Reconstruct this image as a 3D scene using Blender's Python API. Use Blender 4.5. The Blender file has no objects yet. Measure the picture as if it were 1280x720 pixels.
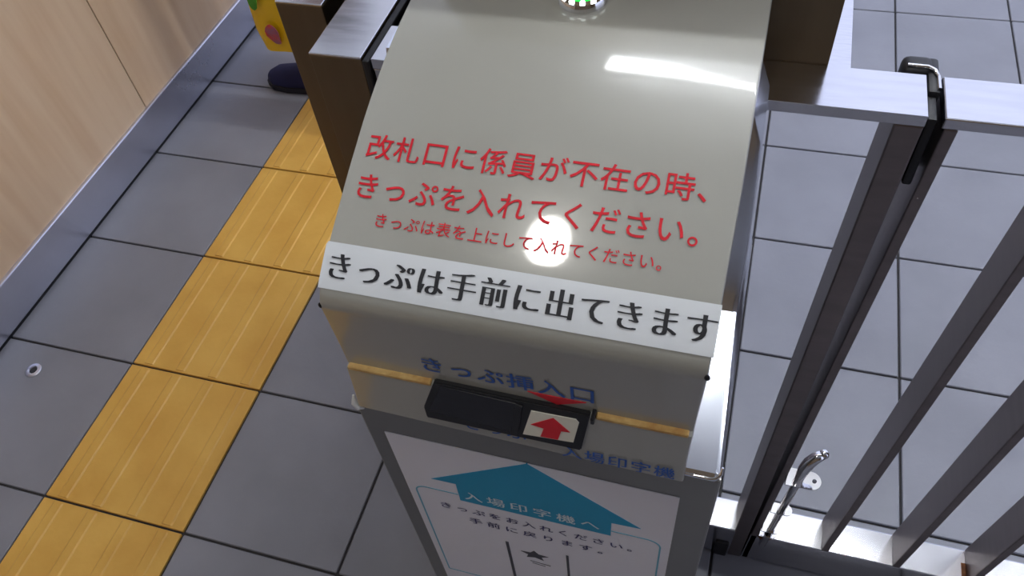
import bpy, bmesh, math, random
from mathutils import Vector, Matrix
random.seed(7)
S = bpy.context.scene
COL = S.collection
PI = math.pi

# ------------------------------------------------------------------ camera
cd = bpy.data.cameras.new('camera')
cam = bpy.data.objects.new('camera', cd); COL.objects.link(cam)
cd.sensor_width = 36.0
cd.lens = 36.0 * 1004.46 / 1280
cd.clip_start = 0.02
yaw, pit, rol = -0.3820, 0.8939, -0.1367
f = Vector((math.sin(yaw)*math.cos(pit), math.cos(yaw)*math.cos(pit), -math.sin(pit)))
r0 = Vector((math.cos(yaw), -math.sin(yaw), 0)); u0 = r0.cross(f)
rt = r0*math.cos(rol) + u0*math.sin(rol); up = -r0*math.sin(rol) + u0*math.cos(rol)
M = Matrix((rt, up, -f)).transposed().to_4x4(); M.translation = (1.1223, -0.3371, 1.3324)
cam.matrix_world = M
S.camera = cam

# ------------------------------------------------------------------ exposure, sky
S.view_settings.view_transform = 'Standard'; S.view_settings.look = 'None'
S.view_settings.gamma = 1; S.view_settings.use_curve_mapping = False
S.view_settings.exposure = 0.45
try: S.cycles.use_denoising = True
except Exception: pass
W = bpy.data.worlds.new('world'); S.world = W; W.use_nodes = True
bg = W.node_tree.nodes['Background']
bg.inputs[0].default_value = (0.70, 0.76, 1.0, 1); bg.inputs[1].default_value = 1.0
TUBE_L, DOWN_L = 70.0, 26.0

# ------------------------------------------------------------------ materials
def lin(c):
    return tuple((v/255/12.92 if v/255 <= 0.04045 else ((v/255+0.055)/1.055)**2.4) for v in c) + (1,)
def mat(name, c, rough=0.5, metal=0.0, vary=0.0, vscale=8.0, bump=0.0, bscale=60.0, coat=0.0, stretch=None,
        c2=None, island=0.0, spec=0.5, rvary=0.0):
    m = bpy.data.materials.new(name); m.use_nodes = True
    nt = m.node_tree; b = nt.nodes['Principled BSDF']
    b.inputs['Roughness'].default_value = rough; b.inputs['Metallic'].default_value = metal
    b.inputs['Coat Weight'].default_value = coat; b.inputs['Coat Roughness'].default_value = 0.06
    b.inputs['Specular IOR Level'].default_value = spec
    tc = nt.nodes.new('ShaderNodeTexCoord'); mp = nt.nodes.new('ShaderNodeMapping')
    nt.links.new(tc.outputs['Object'], mp.inputs[0])
    if stretch: mp.inputs['Scale'].default_value = stretch
    no = nt.nodes.new('ShaderNodeTexNoise'); no.inputs['Scale'].default_value = vscale
    no.inputs['Detail'].default_value = 6; nt.links.new(mp.outputs[0], no.inputs['Vector'])
    ra = nt.nodes.new('ShaderNodeValToRGB')
    base = lin(c); alt = lin(c2) if c2 else tuple(v*(1-vary) for v in base[:3])+(1,)
    ra.color_ramp.elements[0].position = 0.35; ra.color_ramp.elements[1].position = 0.65
    ra.color_ramp.elements[0].color = alt; ra.color_ramp.elements[1].color = base
    nt.links.new(no.outputs['Fac'], ra.inputs[0])
    out = ra.outputs[0]
    if island:
        g = nt.nodes.new('ShaderNodeNewGeometry'); mr = nt.nodes.new('ShaderNodeMapRange')
        mr.inputs['To Min'].default_value = 1-island; mr.inputs['To Max'].default_value = 1+island
        nt.links.new(g.outputs['Random Per Island'], mr.inputs['Value'])
        vm = nt.nodes.new('ShaderNodeVectorMath'); vm.operation = 'SCALE'
        nt.links.new(out, vm.inputs[0]); nt.links.new(mr.outputs[0], vm.inputs['Scale']); out = vm.outputs[0]
    nt.links.new(out, b.inputs['Base Color'])
    if rvary:
        mr = nt.nodes.new('ShaderNodeMapRange'); mr.inputs['To Min'].default_value = max(rough-rvary, 0.02)
        mr.inputs['To Max'].default_value = rough+rvary
        nt.links.new(no.outputs['Fac'], mr.inputs['Value']); nt.links.new(mr.outputs[0], b.inputs['Roughness'])
    if bump:
        n2 = nt.nodes.new('ShaderNodeTexNoise'); n2.inputs['Scale'].default_value = bscale; n2.inputs['Detail'].default_value = 4
        nt.links.new(mp.outputs[0], n2.inputs['Vector'])
        bp = nt.nodes.new('ShaderNodeBump'); bp.inputs['Strength'].default_value = bump; bp.inputs['Distance'].default_value = 0.002
        nt.links.new(n2.outputs['Fac'], bp.inputs['Height']); nt.links.new(bp.outputs[0], b.inputs['Normal'])
    return m
def emit(name, c, s):
    m = bpy.data.materials.new(name); m.use_nodes = True
    nt = m.node_tree; b = nt.nodes['Principled BSDF']
    b.inputs['Base Color'].default_value = lin(c); b.inputs['Emission Color'].default_value = lin(c)
    b.inputs['Emission Strength'].default_value = s
    return m

MT = dict(
    tile = mat('grey_floor_tile', (138,139,147), 0.40, vary=0.16, vscale=5, bump=0.12, bscale=90, island=0.05, rvary=0.08),
    grout = mat('dark_grout', (62,60,60), 0.9, vary=0.3, vscale=30),
    yellow = mat('yellow_tactile_resin', (224,178,86), 0.45, c2=(212,162,72), vscale=9, bump=0.1, bscale=120),
    wood = mat('pale_wood_laminate', (226,200,168), 0.42, c2=(216,186,152), vscale=3.0, stretch=(9,9,0.9)),
    white = mat('white_wall_paint', (226,226,222), 0.7, vary=0.04, vscale=3),
    brownwall = mat('brown_wall_paint', (132,112,86), 0.7, vary=0.12, vscale=2),
    ceil = mat('white_ceiling_board', (224,224,222), 0.8, vary=0.04, vscale=4),
    steel = mat('brushed_stainless_steel', (196,196,200), 0.17, 1.0, vary=0.06, vscale=14, stretch=(1,1,6), rvary=0.05),
    reflsteel = mat('brown_reflection_steel', (128,112,90), 0.38, 1.0, vary=0.10, vscale=10, stretch=(4,4,0.6), rvary=0.06),  # steel with the brown reflection of its surroundings put into the colour
    barsteel = mat('dark_stainless_bar', (140,130,128), 0.36, 1.0, vary=0.12, vscale=14, stretch=(1,1,6), rvary=0.05),  # darker, rougher steel for bars and posts
    hsteel = mat('satin_stainless_steel', (220,220,226), 0.17, 1.0, vary=0.06, vscale=20, stretch=(1,8,8), rvary=0.05),
    shsteel = mat('lit_stainless_shoulder', (226,230,238), 0.22, 1.0, vary=0.06, vscale=16, rvary=0.05),  # tint brightened in place of a stronger ceiling reflection
    base = mat('stainless_skirting', (222,224,238), 0.30, 1.0, vary=0.15, vscale=4, rvary=0.08),
    pedm = mat('dull_stainless_front', (150,148,142), 0.3, 1.0, vary=0.1, vscale=10, rvary=0.06),
    chrome = mat('polished_chrome', (225,225,228), 0.07, 1.0, vary=0.05, vscale=30),
    beige = mat('beige_enamel', (160,159,149), 0.3, vary=0.02, vscale=6, coat=1.0, bump=0.02, bscale=200),
    seam = mat('yellow_seam', (222,188,120), 0.6, c2=(192,146,82), vscale=90),
    black = mat('black_plastic', (20,20,24), 0.35, vary=0.2, vscale=40),
    glossblack = mat('smoked_plastic', (26,27,34), 0.18, vary=0.15, vscale=20),
    rubber = mat('black_rubber', (20,20,26), 0.5, vary=0.2, vscale=40),
    paper = mat('white_paper', (240,240,248), 0.55, vary=0.02, vscale=6),
    film = mat('laminated_white_notice', (222,226,228), 0.25, vary=0.02, vscale=20, coat=0.6, bump=0.05, bscale=30),
    cream = mat('cream_sticker', (232,230,214), 0.4, vary=0.03, vscale=60),
    red = mat('red_lettering', (204,8,34), 0.5, vary=0.05, vscale=80, spec=0.3),
    redarrow = mat('red_arrow_print', (218,30,46), 0.45, vary=0.05, vscale=80),
    ink = mat('black_ink', (18,20,28), 0.45, vary=0.1, vscale=80),
    blue = mat('blue_lettering', (40,92,176), 0.4, vary=0.12, vscale=120),
    navyink = mat('navy_ink', (54,50,110), 0.5, vary=0.1, vscale=80),
    teal = mat('teal_print', (22,158,200), 0.5, vary=0.03, vscale=20),
    paleteal = mat('pale_teal_print', (110,182,206), 0.5, vary=0.05, vscale=20),
    whiteink = mat('white_print', (225,240,245), 0.5, vary=0.03, vscale=20),
    grey = mat('grey_print', (70,70,80), 0.5, vary=0.05, vscale=20),
    rust = mat('rust_stain', (120,72,34), 0.8, vary=0.4, vscale=120),
    green = emit('green_button_light', (20,190,60), 0.9),
    ledw = emit('button_ring_light', (245,255,250), 3.0),
    tube = emit('fluorescent_tube', (246,250,255), TUBE_L),
    down = emit('downlight_lens', (255,252,246), DOWN_L),
    navy = mat('navy_cloth', (30,32,78), 0.8, vary=0.2, vscale=30, bump=0.2, bscale=200),
    sole = mat('dark_rubber_sole', (22,20,34), 0.6, vary=0.2, vscale=30),
    bag = mat('yellow_plastic_bag', (240,200,14), 0.4, vary=0.08, vscale=10, bump=0.4, bscale=14),
    baggreen = mat('green_bag_print', (70,150,40), 0.45, vary=0.1, vscale=20),
    bagpink = mat('pink_bag_print', (206,70,60), 0.45, c2=(120,100,140), vscale=40),
    skin = mat('skin', (222,176,148), 0.5, vary=0.05, vscale=12),
    hair = mat('black_hair', (24,20,20), 0.5, vary=0.3, vscale=40, stretch=(1,1,0.2)),
    coat = mat('dark_grey_jacket', (62,64,74), 0.8, vary=0.15, vscale=20, bump=0.2, bscale=150),
)

# ------------------------------------------------------------------ helpers
def obj(name, bm, m, parent=None, smooth=False, recalc=True):
    if recalc: bmesh.ops.recalc_face_normals(bm, faces=bm.faces)
    me = bpy.data.meshes.new(name); bm.to_mesh(me); bm.free()
    for mm in (m if isinstance(m, (list, tuple)) else [m]): me.materials.append(MT[mm])
    if smooth:
        for p in me.polygons: p.use_smooth = True
        try: me.set_sharp_from_angle(angle=math.radians(smooth if smooth is not True else 35))
        except Exception: pass
    o = bpy.data.objects.new(name, me); COL.objects.link(o)
    if parent is not None:
        o.parent = parent
        if parent.parent is not None:
            o.location = -parent.location - parent.parent.location
        else: o.location = -parent.location
    return o
def thing(name, label, cat, loc=(0,0,0), group=None):
    o = bpy.data.objects.new(name, None); o.empty_display_size = 0.1; COL.objects.link(o); o.location = loc
    return tag(o, label, cat, group)
def tag(o, label, cat, group=None):
    o['label'] = label; o['category'] = cat
    if group: o['group'] = group
    return o
def struct(o):
    o['kind'] = 'structure'; return o
def box(bm, x0, x1, y0, y1, z0, z1, bev=0.0, seg=2):
    t = bmesh.new()
    bmesh.ops.create_cube(t, size=1)
    for v in t.verts:
        v.co = Vector(((x0+x1)/2+v.co.x*(x1-x0), (y0+y1)/2+v.co.y*(y1-y0), (z0+z1)/2+v.co.z*(z1-z0)))
    if bev: bmesh.ops.bevel(t, geom=t.edges[:], offset=bev, segments=seg, profile=0.5, affect='EDGES')
    return merge(bm, t)
def merge(bm, t):
    me = bpy.data.meshes.new('tmp'); t.to_mesh(me); t.free(); bm.from_mesh(me); bpy.data.meshes.remove(me); return bm
def B(*a, **k): return box(bmesh.new(), *a, **k)
def tube(bm, pts, r, n=14, cap=True):
    pts = [Vector(p) for p in pts]; rings = []
    rs = r if isinstance(r, (list, tuple)) else [r]*len(pts)
    prev = None
    for i, p in enumerate(pts):
        d = (pts[min(i+1, len(pts)-1)]-pts[max(i-1, 0)]).normalized()
        a = prev if prev is not None else (Vector((0,0,1)) if abs(d.z) < 0.9 else Vector((1,0,0)))
        a = (a - d*a.dot(d)).normalized(); b = d.cross(a); prev = a
        rings.append([bm.verts.new(p + (a*math.cos(2*PI*k/n)+b*math.sin(2*PI*k/n))*rs[i]) for k in range(n)])
    for A, C in zip(rings[:-1], rings[1:]):
        for k in range(n): bm.faces.new((A[k], A[(k+1)%n], C[(k+1)%n], C[k]))
    if cap: bm.faces.new(rings[0][::-1]); bm.faces.new(rings[-1])
    return bm
def lathe(bm, prof, c, axis=(0,0,1), n=32):
    ax = Vector(axis).normalized(); a = Vector((1,0,0)); a = (a-ax*a.dot(ax)).normalized(); b = ax.cross(a); c = Vector(c)
    rings = [[bm.verts.new(c+ax*h+(a*math.cos(2*PI*k/n)+b*math.sin(2*PI*k/n))*max(r, 1e-5)) for k in range(n)] for r, h in prof]
    for A, C in zip(rings[:-1], rings[1:]):
        for k in range(n): bm.faces.new((A[k], A[(k+1)%n], C[(k+1)%n], C[k]))
    bm.faces.new(rings[0][::-1]); bm.faces.new(rings[-1])
    return bm
def prism(bm, poly, fn, t):
    """extrude a 2-D polygon (list of (u,v)); fn(u,v,off) -> point"""
    a = [bm.verts.new(fn(u, v, t)) for u, v in poly]; b = [bm.verts.new(fn(u, v, 0)) for u, v in poly]
    n = len(poly); bm.faces.new(a); bm.faces.new(b[::-1])
    for i in range(n): bm.faces.new((a[i], b[i], b[(i+1)%n], a[(i+1)%n]))
    return bm
_gl = {}
def glyph(ch, off=0.0):
    k = (ch, off)
    if k not in _gl:
        c = bpy.data.curves.new('glyph', 'FONT'); c.body = ch; c.size = 1; c.resolution_u = 3; c.offset = off
        o = bpy.data.objects.new('glyph', c); COL.objects.link(o)
        dg = bpy.context.evaluated_depsgraph_get(); ev = o.evaluated_get(dg); me = ev.to_mesh()
        _gl[k] = ([tuple(v.co[:2]) for v in me.vertices], [tuple(p.vertices) for p in me.polygons])
        ev.to_mesh_clear(); bpy.data.objects.remove(o); bpy.data.curves.remove(c)
    return _gl[k]
def lettering(name, s, m, parent, fn, u0, v0, pitch, em, lift=0.0006, off=0.0, smear=None, squash=1.0, skew=None):
    """each character in its own cell: u0 left of the first cell, v0 the em-box bottom; fn(u,v,off) -> point on the surface"""
    bm = bmesh.new()
    for i, ch in enumerate(s):
        if ch == ' ': continue
        vs, fs = glyph(ch, off)
        uc = u0 + pitch*i + (pitch-em*squash)/2
        for q, sm in enumerate(smear or [0]):
            nv = [bm.verts.new(fn(uc+(x+sm)*em*squash, v0+(y+0.12)*em, lift+q*3e-6)) for x, y in vs]
            for p in fs:
                try: bm.faces.new([nv[j] for j in p])
                except ValueError: pass
    o = obj(name, bm, m, parent, recalc=False)
    return o

# ------------------------------------------------------------------ the setting
XW = -0.304
bm = bmesh.new()
xs = [-0.3, 0, 0.3, 0.6, 0.9, 1.2, 1.492, 1.778] + [1.778+0.293*i for i in range(1, 16)]
ys = [-3.0+0.3*i for i in range(0, 37)]
g = 0.0022
for xa, xb in zip(xs[:-1], xs[1:]):
    for ya, yb in zip(ys[:-1], ys[1:]):
        if xa == 0 and -0.7 < ya < 3.55: continue            # the yellow strip's own tiles lie here
        x0 = XW-0.1 if xa == -0.3 else xa+g
        box(bm, x0, xb-g, ya+g, yb-g, -0.02, 0.0, 0.0015, 1)
box(bm, XW-0.1, xs[-1], ys[0], ys[-1], -0.05, -0.0045)
fl = struct(obj('floor', bm, ['tile', 'grout']))
me = fl.data
for p in me.polygons:
    if all(me.vertices[i].co.z < -0.003 for i in p.vertices): p.material_index = 1

def tactile(i):
    bm = bmesh.new(); y0 = 0.3*i+g; y1 = 0.3*(i+1)-g
    box(bm, g, 0.3-g, y0, y1, -0.02, 0.0012, 0.001, 1)
    for c in (0.0375, 0.1125, 0.1875, 0.2625):              # four low bars along the walking direction
        w, tw = 0.012, 0.008
        vs = [bm.verts.new((c+a, b, z)) for b in (y0+0.004, y1-0.004) for a, z in ((-w, 0.0008), (-tw, 0.0032), (tw, 0.0032), (w, 0.0008))]
        for k in range(3): bm.faces.new((vs[k], vs[k+1], vs[k+5], vs[k+4]))
        bm.faces.new(vs[:4]); bm.faces.new(vs[4:][::-1])
    return obj('tactile_tile', bm, 'yellow')
tl = {-2: 'yellow ribbed tactile floor tile behind the viewer end of the strip', -1: 'yellow tactile tile cut by the bottom left corner of the picture',
      0: 'yellow tactile tile with a tiny dark speck, second up from the bottom', 1: 'yellow tactile tile left of the ticket machine ticket slot, third from the bottom',
      2: 'yellow tactile tile beside the white notice corner of the ticket machine', 3: 'farthest yellow tactile tile, partly hidden by the steel posts'}
for i in range(-1, 4): tag(tactile(i), tl[i], 'tactile tile', 'yellow tactile floor tiles')
bm = bmesh.new()
for i in (-2, 4, 5, 6, 7, 8, 9, 10, 11):
    box(bm, g, 0.3-g, 0.3*i+g, 0.3*(i+1)-g, -0.02, 0.0012, 0.001, 1)
    for c in (0.0375, 0.1125, 0.1875, 0.2625): box(bm, c-0.014, c+0.014, 0.3*i+0.006, 0.3*i+0.294, 0.0, 0.0042, 0.002, 1)
struct(obj('trim_1', bm, 'yellow'))

# left wall: wood laminate panels on a stainless skirting
bm = bmesh.new()
ye = [-3.0, -1.75, -0.40, 0.944, 2.29, 3.64, 7.8]
for a, b in zip(ye[:-1], ye[1:]): box(bm, XW-0.06, XW-0.009, a+0.0012, b-0.0012, 0.1, 1.2, 0.001, 1)
box(bm, XW-0.06, XW-0.012, ye[0], ye[-1], 0.1, 1.2)
o = struct(obj('wall_left', bm, ['wood', 'grout']))
for p in o.data.polygons:
    if abs(p.center.x-(XW-0.012)) < 1e-4: p.material_index = 1
struct(obj('wall_left_upper', B(XW-0.06, XW-0.01, -3, 7.8, 1.2, 2.7), 'white'))
bm = B(XW-0.05, XW, -3, 7.8, 0.009, 0.111, 0.003, 2)
struct(obj('baseboard_left', bm, 'base'))
bm = B(XW-0.03, XW-0.004, -3, 7.8, -0.004, 0.0092)
struct(obj('trim_2', bm, 'rubber'))
struct(obj('ceiling', B(XW-0.06, 4.2, -3, 1.7, 2.7, 2.76), 'ceil'))
struct(obj('shade_wall_right', B(4.2, 4.26, -3.06, -1.3, 0, 2.76), 'brownwall'))  # unseen wall added to block light from the right rear
struct(obj('wall_back', B(XW-0.06, 4.2, -3.06, -3.0, 0, 2.7), 'brownwall'))

# ceiling lamps
def tube_lamp(x, y, label, along='x', L=1.2):
    t = thing('ceiling_lamp', label, 'ceiling lamp', (x, y, 2.7), 'fluorescent ceiling lamps')
    h = L/2; w = 0.06
    dx, dy = (h, w) if along == 'x' else (w, h)
    bm = bmesh.new(); box(bm, x-dx, x+dx, y-dy, y+dy, 2.66, 2.7, 0.004, 1); obj('lamp_housing', bm, 'white', t)
    a, b = ((x-h+0.02, y, 2.632), (x+h-0.02, y, 2.632)) if along == 'x' else ((x, y-h+0.02, 2.632), (x, y+h-0.02, 2.632))
    obj('tube', tube(bmesh.new(), [a, b], 0.022, 16), 'tube', t, smooth=True)
    for e in (a, b):
        obj('lamp_socket', B(e[0]-0.018, e[0]+0.018, e[1]-0.018, e[1]+0.018, 2.606, 2.665, 0.003, 1), 'white', t)
tube_lamp(1.42, 1.07, 'white fluorescent ceiling lamp above the fence, seen as a glare on the ticket machine hood')
tube_lamp(3.1, 1.07, 'added white fluorescent fill lamp at the unseen far right of the passage')  # unseen tube added as fill light
bm = lathe(bmesh.new(), [(0.165, 0), (0.165, -0.012), (0.150, -0.016), (0.14, -0.006), (0.14, 0)], (0.76, -0.33, 2.7))
dl = thing('downlight', 'round white downlight in the ceiling above the ticket machine', 'ceiling lamp', (0.76, -0.33, 2.7))
obj('rim', bm, 'white', dl, smooth=True)
obj('lens', lathe(bmesh.new(), [(0.138, -0.004), (0.138, -0.009), (0.08, -0.012), (0.0, -0.013)], (0.76, -0.33, 2.7)), 'down', dl, smooth=True)

# ------------------------------------------------------------------ ticket machine
tm = thing('ticket_machine', 'beige hooded ticket collecting machine with red and blue Japanese lettering on a steel pedestal', 'ticket machine', (1.0, 0.06, 0))
# pedestal: dull stainless box with a shoulder ledge flattened to catch the lamp
ped = B(0.859, 1.1553, -0.06, 0.182, 0.0, 0.766, 0.002, 2)
pedestal = obj('pedestal', ped, 'pedm', tm)
sh = [(-.0598,.764),(-.0596,.7705),(-.0575,.7735),(-.050,.7755),(-.030,.779),(0,.783),(.030,.786),(.060,.788),(.080,.791),(.090,.806),(.097,.85),(.105,.91),(.112,.945),(.118,.966),(.124,.984),(.182,.986)]
xr = [1.1553,1.1548,1.1545,1.1540,1.1533,1.1523,1.1513,1.1504,1.1496,1.1490,1.1478,1.1450,1.1425,1.1345,1.1322,1.1320]
bm = bmesh.new(); rows = []
for (y, z), x in zip(sh, xr):
    rows.append([bm.verts.new((0.8610, y+0.004, z-0.004)), bm.verts.new((0.8630, y, z)), bm.verts.new((x-0.005, y, z)), bm.verts.new((x-0.0015, y+0.0015, z-0.0015)), bm.verts.new((x, y+0.006, z-0.005)),
                 bm.verts.new((x, 0.182, z-0.005 if z < 0.97 else z-0.006)) if y < 0.17 else bm.verts.new((x, 0.1825, z-0.006)), bm.verts.new((0.8610, 0.182, z-0.006))])
for A, C in zip(rows[:-1], rows[1:]):
    for k in range(6): bm.faces.new((A[k], A[k+1], C[k+1], C[k]))
    bm.faces.new((A[6], A[0], C[0], C[6]))
bm.faces.new(rows[0][::-1]); bm.faces.new(rows[-1])
obj('shoulder_panel', bm, 'shsteel', tm, smooth=30)
obj('shoulder_lip', tube(bmesh.new(), [(1.120,-.0592,.7685),(1.146,-.0595,.768),(1.151,-.059,.770),(1.1540,-.0575,.775),(1.1542,-.055,.780)], [.0012,.0016,.0018,.0016,.0008], 10), 'chrome', tm, smooth=True)
obj('shoulder_lip', tube(bmesh.new(), [(0.874,-.0685,.781),(0.870,-.0700,.783),(0.8675,-.0695,.788),(0.8675,-.067,.796)], [.001,.0026,.0026,.0008], 10), 'white', tm, smooth=True)  # left lip coloured white to paint its highlight

# the hood's front profile (y, z), bottom to top, and the x of its right edge
prof = [(-.0715,.789),(-.0690,.805),(-.066,.836),(-.0625,.8375),(-.0628,.86),(-.0645,.900),(-.0648,.910),(-.0625,.9165),(-.057,.9225),(-.045,.9305),(-.030,.9395),
        (-.012,.9482),(.003,.9552),(.018,.9618),(.032,.9675),(.052,.9755),(.0725,.9825),(.10,.9905),(.12,.9948),(.135,.9975),(.165,1.0012),(.20,1.0028),(.240,1.0030)]
def xright(y, z):
    if z < 0.80: return 1.1280
    if z < 0.92: return 1.1282 + (z-0.80)/0.12*0.0032
    return 1.1314 + min((z-0.92)/0.05, 1)*0.0018
XL = 0.8712
def smooth_prof(P, i0):
    out = list(P[:i0])
    Q = [Vector((a, b)) for a, b in P[i0:]]
    for i in range(len(Q)-1):
        p0 = Q[max(i-1,0)]; p1 = Q[i]; p2 = Q[i+1]; p3 = Q[min(i+2,len(Q)-1)]
        for k in range(3):
            t = k/3
            v = 0.5*((2*p1)+(p2-p0)*t+(2*p0-5*p1+4*p2-p3)*t*t+(3*p1-p0-3*p2+p3)*t**3)
            out.append((v.x, v.y))
    out.append(tuple(Q[-1])); return out
HP = smooth_prof(prof, 4)
bm = bmesh.new(); rows = []
BY, BZ = 0.240, 0.93
for y, z in HP:
    xx = xright(y, z); e = 0.0025
    d = 0.0025
    rows.append([bm.verts.new((XL, min(y+d, BY), z-d*0.8)), bm.verts.new((XL+0.0007, y+0.0007, z-0.0005)), bm.verts.new((XL+e, y, z)), bm.verts.new((xx-e, y, z)),
                 bm.verts.new((xx-0.0007, y+0.0007, z-0.0005)), bm.verts.new((xx, min(y+d, BY), z-d*0.8))])
for k in (3, 4, 5): rows[0][k].co.z -= 0.0115
for k in (0, 1, 2): rows[0][k].co.z -= 0.001
for A, C in zip(rows[:-1], rows[1:]):
    for k in range(5): bm.faces.new((A[k], A[k+1], C[k+1], C[k]))
# closed sides, back and underside (stepped over the fence rail)
for s in (0, 5):
    x = XL if s == 0 else None
    chain = [r[s] for r in rows]
    xb = chain[-1].co.x; x0 = chain[0].co.x
    a = bm.verts.new((xb, BY, BZ)); b = bm.verts.new((xb, 0.186, BZ)); c = bm.verts.new((x0, 0.186, chain[0].co.z-0.0005))
    bm.faces.new(chain+[a, b, c])
    if s == 0: LL = (a, b, c)
    else: RR = (a, b, c)
top = rows[-1]; bot = rows[0]
bm.faces.new([top[0], top[1], top[2], top[3], top[4], top[5], RR[0], LL[0]])
bm.faces.new([LL[0], RR[0], RR[1], LL[1]]); bm.faces.new([LL[1], RR[1], RR[2], LL[2]])
bm.faces.new([LL[2], RR[2], bot[5], bot[4], bot[3], bot[2], bot[1], bot[0]])
hood = obj('hood', bm, 'beige', tm, smooth=30)

# mapping onto the hood: v = arc length from the front bend (y=-.0648, z=.910)
SP = []; acc = 0; s0 = 0
for i, (y, z) in enumerate(HP):
    if i: acc += math.hypot(y-HP[i-1][0], z-HP[i-1][1])
    SP.append(acc)
    if abs(z-0.910) < 1e-6: s0 = acc
def hoodpt(u, v, off):
    s = v+s0; i = 0
    while i < len(SP)-2 and SP[i+1] < s: i += 1
    t = (s-SP[i])/(SP[i+1]-SP[i]); y0, z0 = HP[i]; y1, z1 = HP[i+1]
    d = math.hypot(y1-y0, z1-z0); ny, nz = -(z1-z0)/d, (y1-y0)/d
    return Vector((u, y0+(y1-y0)*t+ny*off, z0+(z1-z0)*t+nz*off))
def v_of(y):
    for i in range(len(HP)-1):
        if HP[i][1] >= 0.9099 and HP[i][0] <= y <= HP[i+1][0]:
            return SP[i]+(SP[i+1]-SP[i])*(y-HP[i][0])/max(HP[i+1][0]-HP[i][0], 1e-9)-s0
def facept(u, z, off):
    y = -0.0625 if z > 0.82 else -0.0716
    for (ya, za), (yb, zb) in zip(HP[:-1], HP[1:]):
        if za <= z <= zb: y = ya+(yb-ya)*(z-za)/(zb-za); break
    return Vector((u, y-off, z))

em = 0.0198
lettering('red_lettering', '改札口に係員が不在の時、', 'red', hood, hoodpt, 0.8800, v_of(0.0255), 0.02050, 0.0200, off=0.006)
lettering('red_lettering', 'きっぷを入れてください。', 'red', hood, hoodpt, 0.8790, v_of(-0.0015), 0.02050, 0.0200, off=0.006)
lettering('small_red_lettering', 'きっぷは表を上にして入れてください。', 'red', hood, hoodpt, 0.8995, v_of(-0.0178), 0.01115, 0.0108, off=0.003)
lettering('blue_lettering', 'きっぷ挿入口', 'blue', hood, facept, 0.9325, 0.8490, 0.0218, 0.0208, off=0.005, smear=[-0.01,0,0.01])
lettering('blue_lettering', '入場印字機', 'blue', hood, facept, 1.0365, 0.7790, 0.0172, 0.0160, off=0.003, smear=[-0.01,0,0.01])
lettering('blue_lettering', 'きっぷ', 'blue', hood, facept, 0.960, 0.7895, 0.0172, 0.0160, off=0.008)
o = prism(bmesh.new(), [(1.013,0.8487),(1.034,0.8385),(1.055,0.8487)], facept, 0.0006)
obj('red_pointer', o, 'redarrow', hood)

# white notice taped over the front bend
NV0, NV1 = v_of(-0.0575), v_of(-0.0305)
bm = bmesh.new(); n = 14; rr = []
for i in range(n+1):
    v = NV0+(NV1-NV0)*i/n
    rr.append([bm.verts.new(hoodpt(XL-0.0004 + (0.0012 if i == n else 0), v, o_)) for o_ in (0.0009,)] + [bm.verts.new(hoodpt(u, v, 0.0004)) for u in [0.8735+0.032*k for k in range(8)]] +
              [bm.verts.new(hoodpt(1.1325, v, 0.0005))])
for A, C in zip(rr[:-1], rr[1:]):
    for k in range(len(A)-1): bm.faces.new((A[k], A[k+1], C[k+1], C[k]))
notice = obj('white_notice', bm, 'film', tm, smooth=True, recalc=True)
lettering('black_lettering', 'きっぷは手前に出てきます', 'ink', notice, hoodpt, 0.8728, v_of(-0.0525), 0.02170, 0.0203, lift=0.0009, off=-0.014, smear=[-0.045,-0.03,-0.015,0,0.015,0.03,0.045])

# orange-yellow ledges either side of the slot
for xa, xb in ((0.8735, 0.9400), (1.0625, 1.1262)):
    obj('seam_ledge', B(xa, xb, -0.0668, -0.061, 0.8345, 0.8388, 0.0008, 1), 'seam', hood)
# small black bits at the corners of the front bend
for cx, cy in ((1.1308, -0.0642), (0.8715, -0.0632)):
    bm = bmesh.new(); bmesh.ops.create_icosphere(bm, subdivisions=2, radius=0.0022, matrix=Matrix.Translation((cx, cy, 0.9095)) @ Matrix.Diagonal((0.9,0.7,1.3,1)))
    obj('corner_bit', bm, 'black', hood, smooth=True)

SLOT_OUT = [(0.9426, 0.8402), (1.0585, 0.8383), (1.0571, 0.8291), (1.0526, 0.7963), (0.9321, 0.7969), (0.9309, 0.8084)]
SLOT_WIN = [(0.9474, 0.8379), (1.0048, 0.8358), (1.0004, 0.8025), (0.9359, 0.8067)]
SLOT_STK = [(1.0159, 0.8315), (1.0485, 0.8321), (1.0508, 0.8288), (1.0471, 0.8056), (1.009, 0.8029)]
SLOT_ARR = [(1.0323, 0.8292), (1.0446, 0.8169), (1.0381, 0.8161), (1.0357, 0.8056), (1.0225, 0.805), (1.0251, 0.8151), (1.0155, 0.8167)]
# slot unit: black frame, smoked window on the left, arrow plate on the right
slot = obj('slot_unit', bmesh.new(), 'black', tm)
def slotpt(u, z, off): return Vector((u, -0.0557-off-(0.838-z)*0.163, z))
bm = prism(bmesh.new(), SLOT_OUT, slotpt, 0.0110)
bmesh.ops.bevel(bm, geom=[e for e in bm.edges], offset=0.0009, segments=2, affect='EDGES')
bm.to_mesh(slot.data); bm.free()
def onslot(name, poly, m, a, t): return obj(name, prism(bmesh.new(), poly, lambda u, v, o_: slotpt(u, v, a+o_), t), m, slot)
onslot('smoked_window', SLOT_WIN, 'glossblack', 0.0106, 0.0010)
onslot('frame_bar', [(1.0047, 0.835), (1.0095, 0.8346), (1.0053, 0.8022), (1.0004, 0.8025)], 'black', 0.0106, 0.0020)
obj('frame_peg', B(1.0595, 1.0622, -0.072, -0.0625, 0.8360, 0.8425, 0.0006, 1), 'black', slot)
onslot('arrow_plate', SLOT_STK, 'cream', 0.0106, 0.0012)
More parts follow.
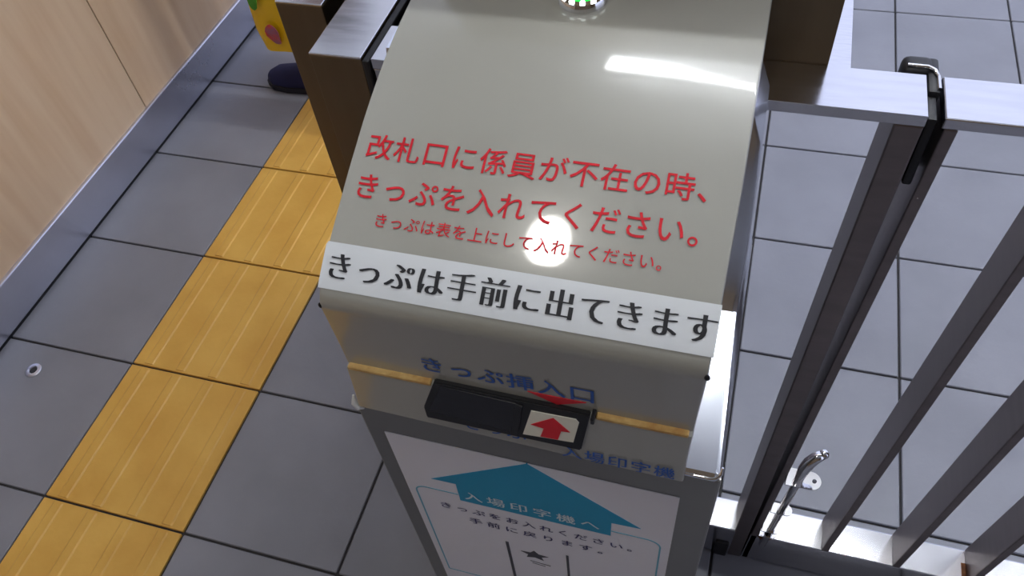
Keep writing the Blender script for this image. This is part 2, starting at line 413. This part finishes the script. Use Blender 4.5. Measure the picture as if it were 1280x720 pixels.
onslot('red_arrow', SLOT_ARR, 'redarrow', 0.0118, 0.0004)

# lit push button on top
bm = lathe(bmesh.new(), [(0.0185,0.0),(0.0185,0.004),(0.0175,0.006),(0.0135,0.0065),(0.0125,0.004),(0.0,0.004)], (1.001, 0.1800, 1.0016), (0,-0.03,1), 40)
btn = obj('push_button_ring', bm, 'chrome', tm, smooth=40)
obj('green_button_cap', lathe(bmesh.new(), [(0.0125,0.002),(0.0125,0.006),(0.0105,0.0085),(0.0,0.0095)], (1.001, 0.1800, 1.0016), (0,-0.03,1), 32), 'green', btn, smooth=40)
bm = bmesh.new()
for k in range(12):
    a = 2*PI*k/12+0.2
    bmesh.ops.create_icosphere(bm, subdivisions=2, radius=0.0021, matrix=Matrix.Translation((1.001+0.0156*math.cos(a), 0.1800+0.0156*math.sin(a), 1.0083)) @ Matrix.Diagonal((1,1.3,0.6,1)))
obj('ring_light', bm, 'ledw', btn, smooth=True)

# poster on the pedestal front
def pedpt(u, z, off): return Vector((u, -0.0602-off, z))
post = obj('poster', prism(bmesh.new(), [(0.8765,0.7285),(1.1280,0.7255),(1.1270,0.366),(0.8775,0.366)], pedpt, 0.0008), 'paper', tm)
def sub(name, bm, m): return obj(name, bm, m, post)
sub('teal_arrow', prism(bmesh.new(), [(1.003,0.7305-0.003),(1.1005,0.6475),(1.0745,0.6455),(1.0740,0.6160),(0.9295,0.6160),(0.9300,0.6520),(0.9060,0.6515)], pedpt, 0.0011), 'teal')
pp = lambda u, v, o_: pedpt(u, v, o_)
lettering('white_lettering', '入場印字機へ', 'whiteink', post, pp, 0.9330, 0.6225, 0.0222, 0.0185, lift=0.0014, off=0.002, smear=[-0.012,0,0.012])
lettering('navy_lettering', 'きっぷをお入れください。', 'navyink', post, pp, 0.9030, 0.5880, 0.0168, 0.0140, lift=0.0011, off=0.002, smear=[-0.012,0,0.012])
lettering('navy_lettering', '手前に戻ります。', 'navyink', post, pp, 0.9300, 0.5640, 0.0185, 0.0145, lift=0.0011, off=0.002, smear=[-0.012,0,0.012])
bm = bmesh.new()
def lineseg(bm, pts, w, m0=0.0011):
    for (ua, va), (ub, vb) in zip(pts[:-1], pts[1:]):
        d = Vector((ub-ua, vb-va)); 
        if d.length < 1e-7: continue
        n_ = Vector((-d.y, d.x)).normalized()*w/2
        prism(bm, [(ua+n_.x, va+n_.y), (ub+n_.x, vb+n_.y), (ub-n_.x, vb-n_.y), (ua-n_.x, va-n_.y)], pedpt, m0)
arcL = [(0.929,0.6285),(0.897,0.6285)]+[(0.897-0.012*math.sin(a), 0.6165+0.012*math.cos(a)) for a in [i*PI/16 for i in range(9)]]+[(0.885,0.40)]
arcR = [(1.0745,0.6270),(1.106,0.6270)]+[(1.106+0.013*math.sin(a), 0.614+0.013*math.cos(a)) for a in [i*PI/16 for i in range(9)]]+[(1.119,0.40)]
lineseg(bm, arcL+arcR[::-1], 0.0016)
sub('teal_outline', bm, 'paleteal')
for u_, v_, w_ in ((0.968, 0.535, 0.0032), (1.031, 0.537, 0.0026)):
    bm = bmesh.new(); lineseg(bm, [(u_, v_), (u_, 0.42)], w_); sub('ticket_outline', bm, 'grey')
bm = bmesh.new()
star = []
for k in range(10):
    a = PI/2+k*PI/5; r_ = 0.0155 if k % 2 == 0 else 0.0075
    star.append((0.996+r_*math.cos(a), 0.515+r_*0.8*math.sin(a)))
prism(bm, star, pedpt, 0.0011)
lineseg(bm, [(0.990,0.496),(1.012,0.494)], 0.0012); lineseg(bm, [(0.992,0.491),(1.006,0.489)], 0.001)
sub('star_drawing', bm, 'grey')

# ------------------------------------------------------------------ fence beside the machine
YF, YB = 0.190, 0.241
fence = thing('fence_panel', 'fixed stainless steel fence section running behind the ticket machine to the gate', 'fence', (1.03, 0.215, 0))
obj('top_rail', B(0.808, 1.2590, YF, YB, 0.9105, 0.9205, 0.0004, 1), 'hsteel', fence)
obj('bottom_rail', B(0.808, 1.2255, YF, YB, 0.004, 0.101, 0.002, 2), 'steel', fence)
def lean_box(x0, x1, y0, y1, z0, z1, dx, bev=0.0015):
    bm = B(x0, x1, y0, y1, z0, z1, bev)
    for v in bm.verts: v.co.x += dx*(z1-v.co.z)/(z1-z0)
    return bm
obj('post', lean_box(1.2375, 1.2588, YF, YB, 0.004, 0.9105, -0.0160), 'barsteel', fence)
obj('post', B(0.808, 0.830, YF, YB, 0.004, 0.9105, 0.0015), 'steel', fence)
obj('foot_cap', B(1.2000, 1.2215, YF-0.004, YB, 0.0, 0.05, 0.003), 'rubber', fence)
bm = bmesh.new()
box(bm, 1.2412, 1.2650, 0.2425, 0.264, 0.825, 0.923, 0.006, 3)
box(bm, 1.2595, 1.2688, 0.2200, 0.264, 0.845, 0.921, 0.003, 2)
box(bm, 1.2593, 1.2668, 0.1930, 0.240, 0.848, 0.916, 0.002, 2)
bmp = obj('rubber_bumper', bm, 'rubber', fence, smooth=40)
bm = bmesh.new()
tube(bm, [(1.2445,0.2475,0.9232),(1.2595,0.2475,0.9232),(1.2645,0.2450,0.9225),(1.2672,0.2380,0.9215),(1.2675,0.2230,0.9213)], 0.0016, 10)
obj('bumper_highlight', bm, 'chrome', bmp, smooth=True)  # chrome strip painted in as the highlight on the rubber edge

# the gate leaf, leaning a little
GX, LEAN = 1.262, 0.0310
gate = thing('gate_leaf', 'stainless steel gate leaf of upright flat bars right of the machine, with a bolt', 'gate', (1.9, 0.215, 0))
def gl(x0, x1, z0, z1, bev=0.0012, y0=YF, y1=YB):
    bm = B(x0, x1, y0, y1, z0, z1, bev)
    for v in bm.verts: v.co.x += LEAN*(v.co.z-0.1)
    return bm
obj('top_rail', gl(1.2451, 2.58, 0.9105, 0.9205), 'hsteel', gate)
obj('bottom_rail', gl(1.2465, 2.58, 0.008, 0.101, 0.002), 'steel', gate)
obj('end_post', gl(1.2475, 1.2575, 0.008, 0.9105), 'barsteel', gate)
for i in range(12):
    x0 = 1.3505+0.1005*i
    obj('bar', gl(x0, x0+0.010, 0.101, 0.9105), 'barsteel', gate)
obj('end_post', gl(2.56, 2.58, 0.008, 0.9105), 'barsteel', gate)
obj('rust_stain', B(1.5455, 1.5518, YF+0.002, YF+0.030, 0.1008, 0.1014, 0.0002, 1), 'rust', gate)
# barrel bolt on the gate's end post
bolt = obj('latch_bolt', bmesh.new(), 'chrome', gate)
bm = bmesh.new()
tube(bm, [(1.2670,0.186,0.085),(1.2775,0.186,0.315),(1.2780,0.187,0.330),(1.2800,0.190,0.345),(1.284,0.194,0.357),(1.290,0.198,0.366),(1.297,0.201,0.371)], [0.0056,0.0056,0.0064,0.0078,0.0080,0.0076,0.0064], 16)
bmesh.ops.create_icosphere(bm, subdivisions=2, radius=0.0068, matrix=Matrix.Translation((1.298,0.2015,0.372)))
bm.to_mesh(bolt.data); bm.free()
for p in bolt.data.polygons: p.use_smooth = True
def plate(z, x1, yr, t=0.002, hole=True):
    n = 16; bm = bmesh.new(); yc = 0.188; xb = 1.2550+LEAN*(z-0.1)
    poly = [(xb, yc-yr), (x1-yr, yc-yr)]+[(x1-yr+yr*math.cos(a), yc+yr*math.sin(a)) for a in [-PI/2+PI*i/n for i in range(1, n)]]+[(x1-yr, yc+yr), (xb, yc+yr)]
    return prism(bm, poly, lambda u, v, o_: Vector((u, v, z+o_)), t)
obj('bolt_bracket', plate(0.318, 1.306, 0.013), 'chrome', bolt)
obj('bolt_bracket', plate(0.312, 1.290, 0.009, 0.004), 'black', bolt)
obj('bolt_bracket', plate(0.215, 1.288, 0.008), 'chrome', bolt)
obj('bolt_bracket', plate(0.150, 1.284, 0.010), 'chrome', bolt)
obj('bolt_bracket', plate(0.128, 1.282, 0.009), 'chrome', bolt)
bm = bmesh.new(); lathe(bm, [(0.0085,0),(0.0085,0.0015),(0.003,0.0016),(0.003,0.0)], (1.297,0.188,0.3205), (0,0,1), 20)
obj('bolt_plate', gl(1.2545, 1.2562, 0.115, 0.335, 0.0004, 0.191, 0.206), 'chrome', bolt)
obj('screw_head', lathe(bmesh.new(), [(0.0028,0),(0.0028,0.001),(0.0015,0.0016),(0,0.0016)], (1.2975,0.188,0.320), (0,0,1), 16), 'grey', bolt, smooth=True)
bm.free()
obj('bolt_socket', lathe(bmesh.new(), [(0.012,0.1005),(0.012,0.104),(0.0075,0.1125),(0.0058,0.1125)], (1.2675,0.197,0), (0,0,1), 20), 'rust', bolt, smooth=40)

# ------------------------------------------------------------------ steel posts left of the machine, lit tops split off in brighter steel
gp = thing('gate_pillar', 'stainless steel pillar with a bright flat top just left of the hood', 'pillar', (0.772, 0.4, 0))
obj('pillar_body', B(0.7475, 0.7985, 0.190, 0.62, 0.0, 0.9185, 0.001), 'reflsteel', gp)
obj('lit_top', B(0.7475, 0.7985, 0.190, 0.62, 0.9185, 0.9205, 0.0008), 'hsteel', gp)
obj('rubber_bumper', B(0.7988, 0.8062, 0.1885, 0.46, 0.45, 0.9185, 0.002), 'rubber', gp)
rp = thing('gate_pillar', 'second stainless steel pillar, farther back and cut by the top of the picture', 'pillar', (0.703, 0.5, 0))
obj('pillar_body', B(0.6775, 0.7275, 0.2625, 0.72, 0.0, 0.9185, 0.001), 'reflsteel', rp)
obj('lit_top', B(0.6775, 0.7275, 0.2625, 0.72, 0.9185, 0.9205, 0.0008), 'hsteel', rp)

# cabinet behind the hood: dark mirror-like steel head on a column
cab = thing('control_cabinet', 'dark reflecting stainless steel cabinet standing right behind the hood and fence rail', 'cabinet', (0.98, 0.40, 0))
obj('cabinet_head', B(0.845, 1.1857, 0.2412, 0.60, 0.9140, 1.16), 'reflsteel', cab)
obj('cabinet_column', B(0.865, 1.095, 0.2700, 0.58, 0.0, 0.9140, 0.001), 'pedm', cab)
obj('shaded_gap_block', B(0.8085, 0.8445, 0.2500, 0.58, 0.3, 0.915, 0.002), 'black', cab)  # black block stands in for the shade in the gap behind the rail

pl = thing('floor_plinth', 'bright low stainless steel plinth on the floor beyond the fence, behind the dark cabinet', 'plinth', (1.1, 2.3, 0))
obj('plinth_top', B(0.86, 1.374, 1.45, 3.4, 0.0, 0.055, 0.004, 2), 'hsteel', pl)

# little ring set in the floor
bm = lathe(bmesh.new(), [(0.0165,-0.002),(0.0165,0.0015),(0.0145,0.0030),(0.0095,0.0030),(0.0080,0.0008),(0.0080,-0.002)], (-0.2025,0.237,0), (0,0,1), 28)
fs = thing('floor_stud', 'small steel ring stud set in the grey floor tile near the left edge', 'floor stud', (-0.2025, 0.237, 0))
obj('ring', bm, 'base', fs, smooth=40)
obj('hole', lathe(bmesh.new(), [(0.0079,0.0003),(0.0079,0.0007),(0.0,0.0007)], (-0.2025,0.237,0), (0,0,1), 20), 'black', fs)

# ------------------------------------------------------------------ the passer-by (mostly behind the pillars and above the picture)
def skin(name, verts, edges, m, parent=None, sub=2):
    me = bpy.data.meshes.new(name); me.from_pydata([v[:3] for v in verts], edges, []); me.update()
    o = bpy.data.objects.new(name, me); COL.objects.link(o)
    sk = o.modifiers.new('skin', 'SKIN'); 
    for d, v in zip(me.skin_vertices[0].data, verts): d.radius = (v[3], v[4] if len(v) > 4 else v[3])
    me.skin_vertices[0].data[0].use_root = True
    sk.use_smooth_shade = True
    ss = o.modifiers.new('sub', 'SUBSURF'); ss.levels = sub; ss.render_levels = sub
    dg = bpy.context.evaluated_depsgraph_get(); ev = o.evaluated_get(dg)
    nm = bpy.data.meshes.new_from_object(ev)
    bpy.data.objects.remove(o)
    nm.materials.clear(); nm.materials.append(MT[m])
    for p in nm.polygons: p.use_smooth = True
    o = bpy.data.objects.new(name, nm); COL.objects.link(o)
    if parent is not None: o.parent = parent; o.location = -parent.location
    return o
PX, PY = 0.075, 1.33      # facing -x
per = thing('person', 'person in navy trousers and navy shoes walking past beyond the pillars with a yellow bag', 'person', (PX, PY, 0))
def P_(dx, dy, z, *r): return (PX+dx, PY+dy, z)+r
V = [P_(0,0,0.90,0.09,0.10), P_(0,0,1.05,0.08,0.09), P_(-0.01,0,1.22,0.08,0.10), P_(0,0,1.36,0.06,0.07), P_(-0.005,0,1.43,0.052), P_(-0.015,0,1.49,0.055), P_(-0.03,0,1.57,0.085,0.08), P_(-0.03,0,1.66,0.07),
     P_(0,-0.09,0.82,0.07), P_(-0.015,-0.095,0.48,0.06), P_(0.0,-0.1,0.10,0.042), P_(-0.05,-0.1,0.036,0.022), P_(-0.12,-0.1,0.03,0.016),
     P_(0,0.09,0.82,0.07), P_(0.03,0.095,0.48,0.06), P_(0.11,0.1,0.12,0.042), P_(0.05,0.1,0.036,0.022), P_(-0.02,0.1,0.03,0.016),
     P_(0,-0.165,1.33,0.028), P_(0.03,-0.215,1.10,0.036), P_(0.0,-0.225,0.86,0.03),
     P_(0,0.165,1.33,0.028), P_(0.03,0.215,1.10,0.036), P_(-0.06,0.225,0.88,0.03)]
Ed = [(0,1),(1,2),(2,3),(3,4),(4,5),(5,6),(6,7),(0,8),(8,9),(9,10),(10,11),(11,12),(0,13),(13,14),(14,15),(15,16),(16,17),(3,18),(18,19),(19,20),(3,21),(21,22),(22,23)]
body = skin('body', V, Ed, 'skin', per)
# hands
def hand(side, wx, wz, name):
    y = PY+side*0.225
    v = [(wx,y,wz,0.024,0.018),(wx-0.005,y,wz-0.045,0.030,0.014),(wx-0.008,y,wz-0.08,0.032,0.013)]; e = [(0,1),(1,2)]
    for k, (dx, L_) in enumerate(((-0.030,0.068),(-0.010,0.076),(0.010,0.070),(0.028,0.055))):
        b = len(v)
        v += [(wx-0.008+dx,y,wz-0.092,0.0085),(wx-0.008+dx,y-side*0.006,wz-0.092-L_*0.45,0.0082),(wx-0.008+dx,y-side*0.026,wz-0.092-L_*0.72,0.0075),(wx-0.008+dx,y-side*0.040,wz-0.092-L_*0.62,0.0068)]
        e += [(2,b),(b,b+1),(b+1,b+2),(b+2,b+3)]
    b = len(v); v += [(wx-0.034,y-side*0.008,wz-0.05,0.0105),(wx-0.050,y-side*0.020,wz-0.08,0.009),(wx-0.050,y-side*0.030,wz-0.105,0.008)]
    e += [(1,b),(b,b+1),(b+1,b+2)]
    return skin(name, v, e, 'skin', per, 1)
hand(-1, PX+0.0, 0.85, 'hand'); hand(1, PX-0.06, 0.87, 'hand')
# face and hair
hx, hy, hz = PX-0.03, PY, 1.62
bm = bmesh.new()
bmesh.ops.create_uvsphere(bm, u_segments=28, v_segments=18, radius=0.094, matrix=Matrix.Translation((hx, hy, hz)) @ Matrix.Diagonal((1.03,0.82,1.22,1)))
tube(bm, [(hx-0.093,hy,hz+0.008),(hx-0.106,hy,hz-0.014),(hx-0.112,hy,hz-0.030),(hx-0.094,hy,hz-0.036)], [0.007,0.010,0.013,0.008], 10)
for s in (-1, 1):
    bmesh.ops.create_uvsphere(bm, u_segments=12, v_segments=8, radius=0.03, matrix=Matrix.Translation((hx+0.005, hy+s*0.078, hz-0.008)) @ Matrix.Diagonal((0.62,0.25,1.05,1)))
obj('head', bm, 'skin', per, smooth=60)
for s in (-1, 1):
    bm = bmesh.new(); bmesh.ops.create_uvsphere(bm, u_segments=12, v_segments=8, radius=0.012, matrix=Matrix.Translation((hx-0.087, hy+s*0.032, hz+0.004)) @ Matrix.Diagonal((0.6,1.2,0.6,1)))
    obj('eye', bm, 'ink', per, smooth=True)
bm = bmesh.new(); bmesh.ops.create_uvsphere(bm, u_segments=12, v_segments=8, radius=0.02, matrix=Matrix.Translation((hx-0.084, hy, hz-0.062)) @ Matrix.Diagonal((0.4,1.1,0.28,1)))
obj('mouth', bm, 'bagpink', per, smooth=True)
bm = bmesh.new()
bmesh.ops.create_uvsphere(bm, u_segments=28, v_segments=18, radius=0.104, matrix=Matrix.Translation((hx+0.012, hy, hz+0.022)) @ Matrix.Diagonal((1.0,0.86,1.13,1)))
dead = [v for v in bm.verts if v.co.z < hz-0.055 or (v.co.x < hx-0.045 and v.co.z < hz+0.055)]
bmesh.ops.delete(bm, geom=dead, context='VERTS')
h_ = obj('hair', bm, 'hair', per, smooth=True)
# clothes
VT = [P_(0,0,0.93,0.15,0.165), P_(0,0,1.05,0.145,0.16), P_(-0.01,0,1.22,0.150,0.18), P_(0,0,1.36,0.120,0.15), P_(-0.003,0,1.44,0.078),
      P_(0,-0.17,1.35,0.072), P_(0.03,-0.215,1.10,0.058), P_(0.002,-0.225,0.875,0.046), P_(0,0.17,1.35,0.072), P_(0.03,0.215,1.10,0.058), P_(-0.055,0.225,0.895,0.046), P_(0,0,0.80,0.155,0.17)]
skin('jacket', VT, [(0,1),(1,2),(2,3),(3,4),(3,5),(5,6),(6,7),(3,8),(8,9),(9,10),(0,11)], 'coat', per)
VP = [P_(0,0,0.90,0.14,0.155), P_(0,-0.09,0.80,0.105), P_(-0.015,-0.095,0.48,0.078), P_(0.02,-0.1,0.07,0.066), P_(0,0.09,0.80,0.105), P_(0.03,0.095,0.48,0.078), P_(0.11,0.1,0.07,0.064)]
skin('trousers', VP, [(0,1),(1,2),(2,3),(0,4),(4,5),(5,6)], 'navy', per)
def shoe(dx, dy):
    x, y = PX+dx, PY+dy
    st_ = [(0.075,0.020,0.032,0.060),(0.060,0.033,0.034,0.088),(0.02,0.036,0.034,0.098),(-0.03,0.036,0.036,0.088),(-0.08,0.040,0.042,0.066),(-0.14,0.044,0.046,0.050),(-0.185,0.038,0.040,0.042),(-0.208,0.018,0.022,0.030)]
    bm = bmesh.new(); rings = []
    for sx, wa, wb, h in st_:
        ring = []
        for k in range(16):
            a = 2*PI*k/16; cy = math.cos(a); cz = math.sin(a)
            ring.append(bm.verts.new((x+sx, y+(wb if cz < 0 else wa)*cy*(abs(cy)**-0.25 if abs(cy) > 1e-3 else 1), 0.016+(h-0.016)*max(0, cz) - 0.004*max(0, -cz))))
        rings.append(ring)
    for A, C in zip(rings[:-1], rings[1:]):
        for k in range(16): bm.faces.new((A[k], A[(k+1)%16], C[(k+1)%16], C[k]))
    bm.faces.new(rings[0][::-1]); bm.faces.new(rings[-1])
    s_ = obj('shoe', bm, 'navy', per, smooth=50)
    bm = bmesh.new(); out = [(x+0.082,y)]
    pts = [(sx, -max(wa,wb)-0.002) for sx, wa, wb, h in st_]+[(-0.214,0)]+[(sx, max(wa,wb)+0.002) for sx, wa, wb, h in st_[::-1]]
    prism(bm, [(x+a, y+b) for a, b in pts], lambda u, v, o_: Vector((u, v, o_)), 0.016)
    obj('sole', bm, 'sole', s_)
shoe(0.0, -0.1); shoe(0.085, 0.1)

per.location.z += 0.0036
# yellow printed bag hanging from the near hand
BX, BYY, BZ0 = 0.156, 1.095, 0.236
bag = thing('shopping_bag', 'yellow shopping bag with green and pink print hanging beside the grey skirting', 'bag', (BX, BYY, BZ0))
bm = bmesh.new(); rings = []
for z, w, d in ((0.0,0.135,0.030),(0.006,0.148,0.045),(0.06,0.150,0.052),(0.14,0.148,0.050),(0.24,0.143,0.040),(0.33,0.138,0.024),(0.36,0.136,0.016)):
    ring = []
    for k in range(32):
        a = 2*PI*k/32; c_, s_ = math.cos(a), math.sin(a)
        sx = math.copysign(abs(c_)**0.35, c_); sy = math.copysign(abs(s_)**0.6, s_)
        ring.append(bm.verts.new((BX+w*sx, BYY+d*sy*(1+0.10*math.sin(5*a+z*20)), BZ0+z)))
    rings.append(ring)
for A, C in zip(rings[:-1], rings[1:]):
    for k in range(32): bm.faces.new((A[k], A[(k+1)%32], C[(k+1)%32], C[k]))
bm.faces.new(rings[0][::-1])
bgm = obj('bag_body', bm, 'bag', bag, smooth=True)
def bagfront(u, z, off):
    w = [(0.0,0.030),(0.06,0.052),(0.14,0.050),(0.24,0.040),(0.36,0.016)]
    d = 0.04
    for (za, da), (zb, db) in zip(w[:-1], w[1:]):
        if za <= z <= zb: d = da+(db-da)*(z-za)/(zb-za)
    return Vector((BX+u, BYY-d*1.13-off, BZ0+z))
def blob(u, v, a, b, n=16, ph=0.0): return [(u+a*math.cos(2*PI*k/n)*(1+0.15*math.sin(3*2*PI*k/n+ph)), v+b*math.sin(2*PI*k/n)) for k in range(n)]
obj('pink_print', prism(bmesh.new(), blob(-0.088,0.060,0.016,0.030), bagfront, 0.002), 'bagpink', bag)
obj('green_print', prism(bmesh.new(), blob(-0.110,0.170,0.014,0.045,16,1.0), bagfront, 0.004), 'baggreen', bag)
obj('green_print', prism(bmesh.new(), blob(0.02,0.16,0.05,0.05,16,2.0), bagfront, 0.004), 'baggreen', bag)
bm = bmesh.new()
for dy in (-0.014, 0.014):
    pts = [(BX-0.06, BYY+dy, BZ0+0.355)]+[(BX-0.06+(PX-0.008-BX+0.06)*t+0.0, BYY+dy*(1-t)+(PY-0.225+0.012-BYY)*t, BZ0+0.355+(0.735-BZ0-0.355)*t) for t in (0.33,0.66,1.0)]
    tube(bm, pts, 0.004, 8)
    pts = [(BX+0.06, BYY+dy, BZ0+0.355)]+[(BX+0.06+(PX-0.008-BX-0.06)*t, BYY+dy*(1-t)+(PY-0.225+0.012-BYY)*t, BZ0+0.355+(0.735-BZ0-0.355)*t) for t in (0.33,0.66,1.0)]
    tube(bm, pts, 0.004, 8)
obj('bag_handle', bm, 'bag', bag, smooth=True)
